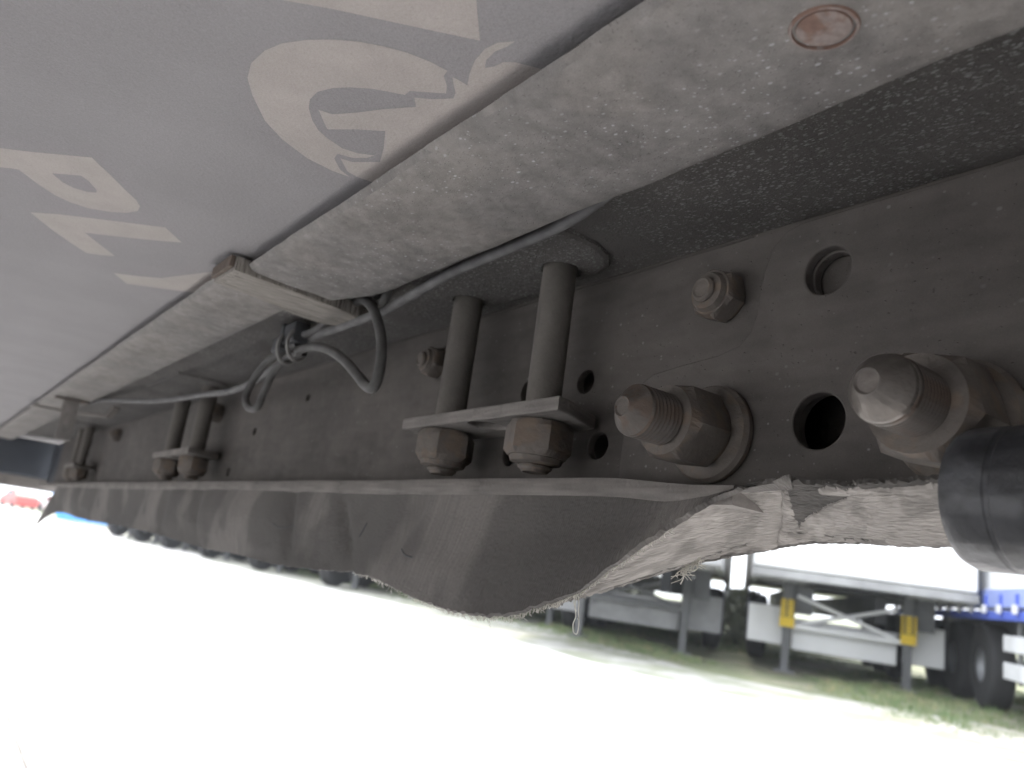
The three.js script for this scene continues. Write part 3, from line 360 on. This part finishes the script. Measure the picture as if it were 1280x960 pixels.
// ------------------------------------------------------------------ parked trailers and the yard's far side
const MB = {
  white: mat({ roughness: 0.6, map: texture(512, 2.5, (u, v, i, j) => lay([0.74, 0.75, 0.76], 0.86 + 0.2 * fbm(u, v, 5, 5, 501))) }),
  pale: mat({ roughness: 0.7, map: texture(512, 1.5, (u, v, i, j) => lay([0.62, 0.63, 0.65], 0.75 + 0.35 * fbm(u, v, 6, 5, 503))) }),
  grey: mat({ roughness: 0.75, map: texture(512, 1.2, (u, v, i, j) => lay([0.14, 0.145, 0.15], 0.6 + 0.7 * fbm(u, v, 6, 5, 505))) }),
  greyLight: mat({ roughness: 0.75, map: texture(512, 1.2, (u, v, i, j) => lay([0.3, 0.305, 0.31], 0.6 + 0.7 * fbm(u, v, 6, 5, 507))) }),
  dark: mat({ color: new THREE.Color().setRGB(0.03, 0.032, 0.036), roughness: 0.8 }),
  tyre: mat({ color: new THREE.Color().setRGB(0.022, 0.022, 0.024), roughness: 0.9 }),
  rim: mat({ color: new THREE.Color().setRGB(0.3, 0.31, 0.33), roughness: 0.5, metalness: 0.4 }),
  blue: mat({ color: new THREE.Color().setRGB(0.06, 0.1, 0.42), roughness: 0.55 }),
  bluePale: mat({ color: new THREE.Color().setRGB(0.2, 0.25, 0.5), roughness: 0.6 }),
  sky: mat({ color: new THREE.Color().setRGB(0.06, 0.27, 0.62), roughness: 0.6 }),
  red: mat({ color: new THREE.Color().setRGB(0.5, 0.03, 0.02), roughness: 0.4 }),
  lamp: mat({ color: new THREE.Color().setRGB(0.6, 0.02, 0.03), roughness: 0.4 }),
  orange: mat({ color: new THREE.Color().setRGB(0.65, 0.14, 0.02), roughness: 0.4 }),
  glass: mat({ color: new THREE.Color().setRGB(0.02, 0.025, 0.03), roughness: 0.15 }),
  yellow: mat({ roughness: 0.55, map: texture(128, 0.36, (u, v) => { const g = (v + 0.389) % 1 > 0.36 && ((u * 4.2) % 1 > 0.66 || (v * 9) % 1 > 0.74); return g ? [0.12, 0.09, 0.01] : [0.68, 0.48, 0.015]; }) }),
};
function wheel(parent, x, y, z, side) {
  const w = group('wheel', parent); w.position.set(x, y, z); if (side < 0) w.rotation.y = Math.PI;
  mesh('tyre', wheelTyre, MB.tyre, w); mesh('rim', wheelRim, MB.rim, w);
}
// front towards +z; origin on the ground between the landing legs
function parkedTrailer({ boxMat = MB.white, legMat = MB.grey, beltMat = MB.grey, tool = MB.pale, braceMat = MB.pale, front = 1.25, plates = false, strips = false, wheelZ = -6.6, flaps = true }) {
  const t = group('parked_trailer');
  const L = 13.4, zc = front - L / 2;
  mesh('cargo_body', rbox(2.48, 2.62, L, 0, 1.28 + 1.31, zc, 0.03), boxMat, t);
  mesh('bed_frame', mergeGeometries([rbox(2.5, 0.1, 0.12, 0, 1.215, front - 0.06, 0.01), rbox(0.09, 0.13, L - 0.13, 1.2, 1.2, zc - 0.06, 0.01), rbox(0.09, 0.13, L - 0.13, -1.2, 1.2, zc - 0.06, 0.01)]), MB.greyLight, t);
  for (let i = 0; i < 9; i++) mesh('crossmember', rbox(2.28, 0.09, 0.06, 0, 1.2, front - 0.45 - i * 0.55, 0.008), MB.greyLight, t);
  mesh('kingpin_plate', rbox(1.1, 0.02, 0.9, 0, 1.14, front - 0.75, 0.004), MB.dark, t);
  for (const s of [-1, 1]) mesh('chassis_beam', rbox(0.14, 0.36, L - 2.2, s * 0.5, 0.97, zc - 0.7, 0.01), beltMat, t);
  for (const s of [-1, 1]) {
    const l = mesh('landing_leg', mergeGeometries([rbox(0.13, 0.62, 0.13, s * 0.74, 0.85, 0, 0.01), rbox(0.1, 0.52, 0.1, s * 0.74, 0.31, 0, 0.01)]), legMat, t);
    mesh('foot', mergeGeometries([rbox(0.26, 0.03, 0.28, s * 0.74, 0.015, 0, 0.008), rbox(0.1, 0.06, 0.2, s * 0.74, 0.05, 0, 0.008)]), legMat, l);
    if (plates) mesh('warning_plate', rbox(0.19, 0.36, 0.006, s * 0.74, 0.76, 0.074, 0.002), MB.yellow, l);
    mesh('leg_plate', rbox(0.24, 0.45, 0.02, s * 0.74 + 0.2, 0.99, -0.02, 0.006), MB.grey, t);
  }
  mesh('brace', bar([-0.62, 1.0, 0.02], [0.62, 0.62, 0.02], 0.06, 0.05), braceMat, t); mesh('brace', bar([0.62, 1.0, -0.05], [-0.62, 0.62, -0.05], 0.06, 0.05), braceMat, t);
  mesh('crossbar', bar([-0.68, 0.6, 0], [0.68, 0.6, 0], 0.07, 0.07), braceMat, t);
  const tb = mesh('pallet_box', rbox(1.3, 0.38, 0.5, 0.0, 0.48, -0.42, 0.02), tool, t); mesh('lid_edge', rbox(1.34, 0.03, 0.54, 0, 0.685, -0.42, 0.008), MB.pale, tb);
  for (const s of [-1, 1]) { const sb = mesh('side_panel', rbox(0.5, 0.5, 0.06, s * 0.985, 0.58, -0.3, 0.015), tool, t); mesh('panel_edge', rbox(0.03, 0.7, 0.09, s * 1.25, 0.66, -0.3, 0.01), MB.dark, sb); }
  for (let k = 0; k < 3; k++) for (const s of [-1, 1]) wheel(t, s * 1.05, 0.495, wheelZ - k * 1.31, s);
  for (let k = 0; k < 3; k++) mesh('axle', cyl([-0.9, 0.495, wheelZ - k * 1.31], [0.9, 0.495, wheelZ - k * 1.31], 0.07, 0.07, 14), MB.dark, t);
  if (wheelZ < -5) for (const s of [-1, 1]) for (const y of [0.5, 0.78]) mesh('side_guard', rbox(0.03, 0.17, 4.2, s * 1.2, y, wheelZ + 3.1, 0.01), MB.pale, t);
  if (wheelZ < -5) for (const s of [-1, 1]) { const m = mesh('guard_post', rbox(0.05, 0.8, 0.06, s * 1.16, 0.78, wheelZ + 1.4, 0.01), MB.grey, t); mesh('marker_lamp', rbox(0.02, 0.05, 0.1, s * 1.25, 1.09, wheelZ + 0.9, 0.008), MB.orange, m); }
  mesh('tail_lamp', rbox(0.2, 0.12, 0.04, 0.95, 1.0, front - 0.02 - L, 0.01), MB.lamp, t); mesh('tail_lamp', rbox(0.2, 0.12, 0.04, -0.95, 1.0, front - 0.02 - L, 0.01), MB.lamp, t);
  if (strips) {
    mesh('curtain_hem', rbox(0.04, 0.1, L - 0.4, -1.265, 1.06, zc, 0.01), MB.blue, t); mesh('side_rave', rbox(0.05, 0.2, L - 0.2, -1.262, 1.24, zc, 0.01), MB.bluePale, t);
    for (let i = 0; i < 24; i++) { const b = mesh('curtain_strap', rbox(0.03, 0.22, 0.05, -1.298, 1.17, front - 0.5 - i * 0.54, 0.006), MB.blue, t); mesh('buckle', rbox(0.03, 0.09, 0.11, -1.318, 1.12, front - 0.5 - i * 0.54, 0.008), MB.pale, b); }
  }
  return t;
}
const AX = 0.663, along = g => 'trailers parked side by side on the grass';
function place(t, x, z, label, turn = AX) { t.position.set(x, 0, z); t.rotation.set(0, turn, 0); tag(t, label, 'trailer', 'trailers parked along the grass'); return t; }
place(parkedTrailer({ plates: true, tool: MB.white, braceMat: MB.white, wheelZ: -2.5 }), -6.15, -10.15, 'white trailer with yellow warning plates on its landing legs');
place(parkedTrailer({ tool: MB.greyLight, legMat: MB.grey, braceMat: MB.grey, beltMat: MB.dark, front: 2.6, wheelZ: -2.5 }), -8.48, -8.55, 'grey trailer without yellow plates, next to the yellow-plated one');
place(parkedTrailer({ strips: true, wheelZ: -7, front: 1.2 }), 0, 0, 'white trailer with a blue strapped curtain hem along its side');
{ const c = Math.cos(AX), s = Math.sin(AX), lx = 1.05, lz = -7; const t = scene.children.filter(o => o.name.startsWith('parked_trailer')).at(-1); t.position.set(-4.54 + lx * c - lz * s, 0, -10.6 - lx * s - lz * c); }
{
  const proto = parkedTrailer({ tool: MB.grey, legMat: MB.grey, braceMat: MB.grey, beltMat: MB.dark, front: 1.4, wheelZ: -8.7 });
  for (const s of [-1, 1]) { const m = mesh('bumper_post', rbox(0.09, 0.62, 0.07, s * 0.62, 0.82, -11.7, 0.01), MB.grey, proto); mesh('reflector', rbox(0.14, 0.12, 0.02, s * 0.95, 0.5, -11.79, 0.01), MB.lamp, m); mesh('stand', rbox(0.1, 0.9, 0.1, s * 0.62, 0.45, -11.2, 0.01), MB.grey, proto); }
  mesh('rear_bumper', rbox(2.4, 0.14, 0.1, 0, 0.5, -11.72, 0.02), MB.dark, proto);
  const far = [[-11.0, -8.3], [-14.2, -7.5], [-17.5, -7.2], [-20.8, -7.0], [-24.1, -6.8], [-27.4, -6.7], [-30.8, -6.6]].map(([x, z]) => [x - 0.616 * 11.4, z - 0.788 * 11.4]);
  far.forEach(([x, z], i) => { const t = i ? proto.clone() : proto; if (i) { t.name = numbered('parked_trailer'); scene.add(t); } place(t, x, z, `dark-framed trailer, ${['first', 'second', 'third', 'fourth', 'fifth', 'sixth', 'seventh'][i]} in the row beyond the grey one`, AX + Math.PI); });
}
{ // blue container, cars and mast
  const c = tag(group('waste_skip'), 'low bright blue skip at the far end of the yard', 'skip');
  for (let i = 0; i < 9; i++) mesh('rib', rbox(0.1, 1.0, 0.08, -2.4 + i * 0.6, 0.7, 1.12, 0.01), MB.sky, c);
  mesh('shell', (() => { const sh = new THREE.Shape([[-2.6, 0.12], [2.6, 0.12], [3.0, 1.25], [-3.0, 1.25]].map(p => new THREE.Vector2(...p))); const g = new THREE.ExtrudeGeometry(sh, { depth: 2.1, bevelEnabled: true, bevelSize: 0.03, bevelThickness: 0.03, bevelSegments: 2 }); g.translate(0, 0, -1.05); return boxUV(g); })(), MB.sky, c); mesh('rim', rbox(6.2, 0.1, 2.3, 0, 1.29, 0, 0.03), MB.sky, c);
  c.position.set(-46, 0, -8.6); c.rotation.y = 1.25;
  const carShape = (() => { const s = new THREE.Shape([[-2.1, 0.3], [-2.15, 0.65], [-2.0, 0.85], [-1.1, 0.95], [-0.45, 1.42], [0.9, 1.46], [1.6, 1.0], [2.1, 0.92], [2.15, 0.4], [2.05, 0.28]].map(p => new THREE.Vector2(...p))); const g = new THREE.ExtrudeGeometry(s, { depth: 1.5, bevelEnabled: true, bevelSize: 0.08, bevelThickness: 0.1, bevelSegments: 3 }); g.translate(0, 0, -0.75); return boxUV(g); })();
  const win = plateXY([[-0.95, 0.97], [-0.4, 1.34], [0.85, 1.38], [1.35, 1.0]], [], -0.86, 0.86, 0.004), cw = (() => { const g = new THREE.CylinderGeometry(0.31, 0.31, 0.2, 24); g.rotateX(Math.PI / 2); return g; })();
  const car = (m, x, z, r, label) => { const g = tag(group('parked_car'), label, 'car'); mesh('body', carShape, m, g); mesh('side_windows', win, MB.glass, g); for (const a of [-1.3, 1.3]) for (const b of [-0.78, 0.78]) { const w = mesh('wheel', cw, MB.tyre, g); w.position.set(a, 0.31, b); } g.position.set(x, 0, z); g.rotation.y = r; };
  car(MB.red, -80, -7.0, 0.2, 'red car parked far off beside the white one'); car(MB.white, -78, -9.8, 0.35, 'white car parked far off beside the red one');
  const p = tag(group('lamp_post'), 'thin grey lamp post standing behind the parked trailers', 'lamp post');
  mesh('pole', cyl([0, 0, 0], [0, 9, 0], 0.07, 0.045, 16), MB.greyLight, p); mesh('arm', bar([0, 8.95, 0], [0.9, 9.15, 0], 0.06, 0.06), MB.greyLight, p); mesh('lamp_head', rbox(0.6, 0.1, 0.22, 1.15, 9.16, 0, 0.03), MB.grey, p); p.position.set(-15.0, 0, -29);
}
{ // grass tufts on the verge, and one bush
  const blade = () => { const pos = []; for (let k = 0; k < 7; k++) { const a = rr(0, 6.28), r = rr(0, 0.05), x = Math.cos(a) * r, z = Math.sin(a) * r, b = rr(0, 6.28), w = rr(0.004, 0.008), h = rr(0.5, 1), l = rr(0, 0.5); pos.push(x - w * Math.cos(b), 0, z - w * Math.sin(b), x + w * Math.cos(b), 0, z + w * Math.sin(b), x + l * 0.1 * Math.cos(a), h * 0.12, z + l * 0.1 * Math.sin(a)); } const g = new THREE.BufferGeometry(); g.setAttribute('position', new THREE.Float32BufferAttribute(pos, 3)); g.computeVertexNormals(); return g; };
  const gm = new THREE.MeshStandardMaterial({ color: 0xffffff, roughness: 0.9, side: THREE.DoubleSide });
  const n = 26000, im = new THREE.InstancedMesh(blade(), gm, n), m4 = new THREE.Matrix4(), q = new THREE.Quaternion(), c = new THREE.Color();
  for (let i = 0; i < n; i++) { const x = rr(-26, -1.5), z = -6.6 - 9 * rnd() ** 1.3, s = rr(0.5, 1.4) * sstep(-6.6, -8.8, z) * sstep(0.38, 0.58, fbm(x / 26, z / 26, 20, 3, 601)); q.setFromAxisAngle(V(0, 1, 0), rr(0, 6.28)); m4.compose(V(x, 0, z), q, V(s, s * rr(0.3, 0.75), s)); im.setMatrixAt(i, m4); const d = rnd(); c.setRGB(mix(0.12, 0.27, d * d), mix(0.165, 0.25, d), mix(0.065, 0.14, d)); im.setColorAt(i, c); }
  im.name = 'grass'; im.userData = { label: 'patchy green and straw coloured grass under the parked trailers', category: 'grass', kind: 'stuff' }; im.castShadow = im.receiveShadow = true; scene.add(im);
  const b = tag(group('bush'), 'low dull green bush between the grey and the yellow-plated trailers', 'bush');
  const lm = mat({ color: new THREE.Color().setRGB(0.2, 0.225, 0.14), roughness: 0.9, side: THREE.DoubleSide }), lp = [];
  for (let i = 0; i < 5200; i++) { const a = rr(0, 6.28), h = rnd(), r = 0.5 * Math.sqrt(rnd()) * (1.1 - 0.5 * h * h), x = Math.cos(a) * r, z = Math.sin(a) * r, y = 0.08 + h * 0.95, d = V(rr(-1, 1), rr(-0.5, 1), rr(-1, 1)).normalize().multiplyScalar(rr(0.04, 0.08)), e = V(rr(-1, 1), rr(-1, 1), rr(-1, 1)).normalize().multiplyScalar(0.03); lp.push(x, y, z, x + d.x + e.x, y + d.y + e.y, z + d.z + e.z, x + d.x - e.x, y + d.y - e.y, z + d.z - e.z); }
  const lg = new THREE.BufferGeometry(); lg.setAttribute('position', new THREE.Float32BufferAttribute(lp, 3)); lg.computeVertexNormals(); mesh('crown', lg, lm, b);
  for (let k = 0; k < 4; k++) mesh('stem', cyl([rr(-0.05, 0.05), 0, rr(-0.05, 0.05)], [rr(-0.3, 0.3), 0.7, rr(-0.3, 0.3)], 0.018, 0.008, 8), MB.dark, b);
  b.position.set(-10.2, 0, -13.2);
}


scene.fog = new THREE.FogExp2(0xe8eef6, 0.0015);

renderer.render(scene, camera);
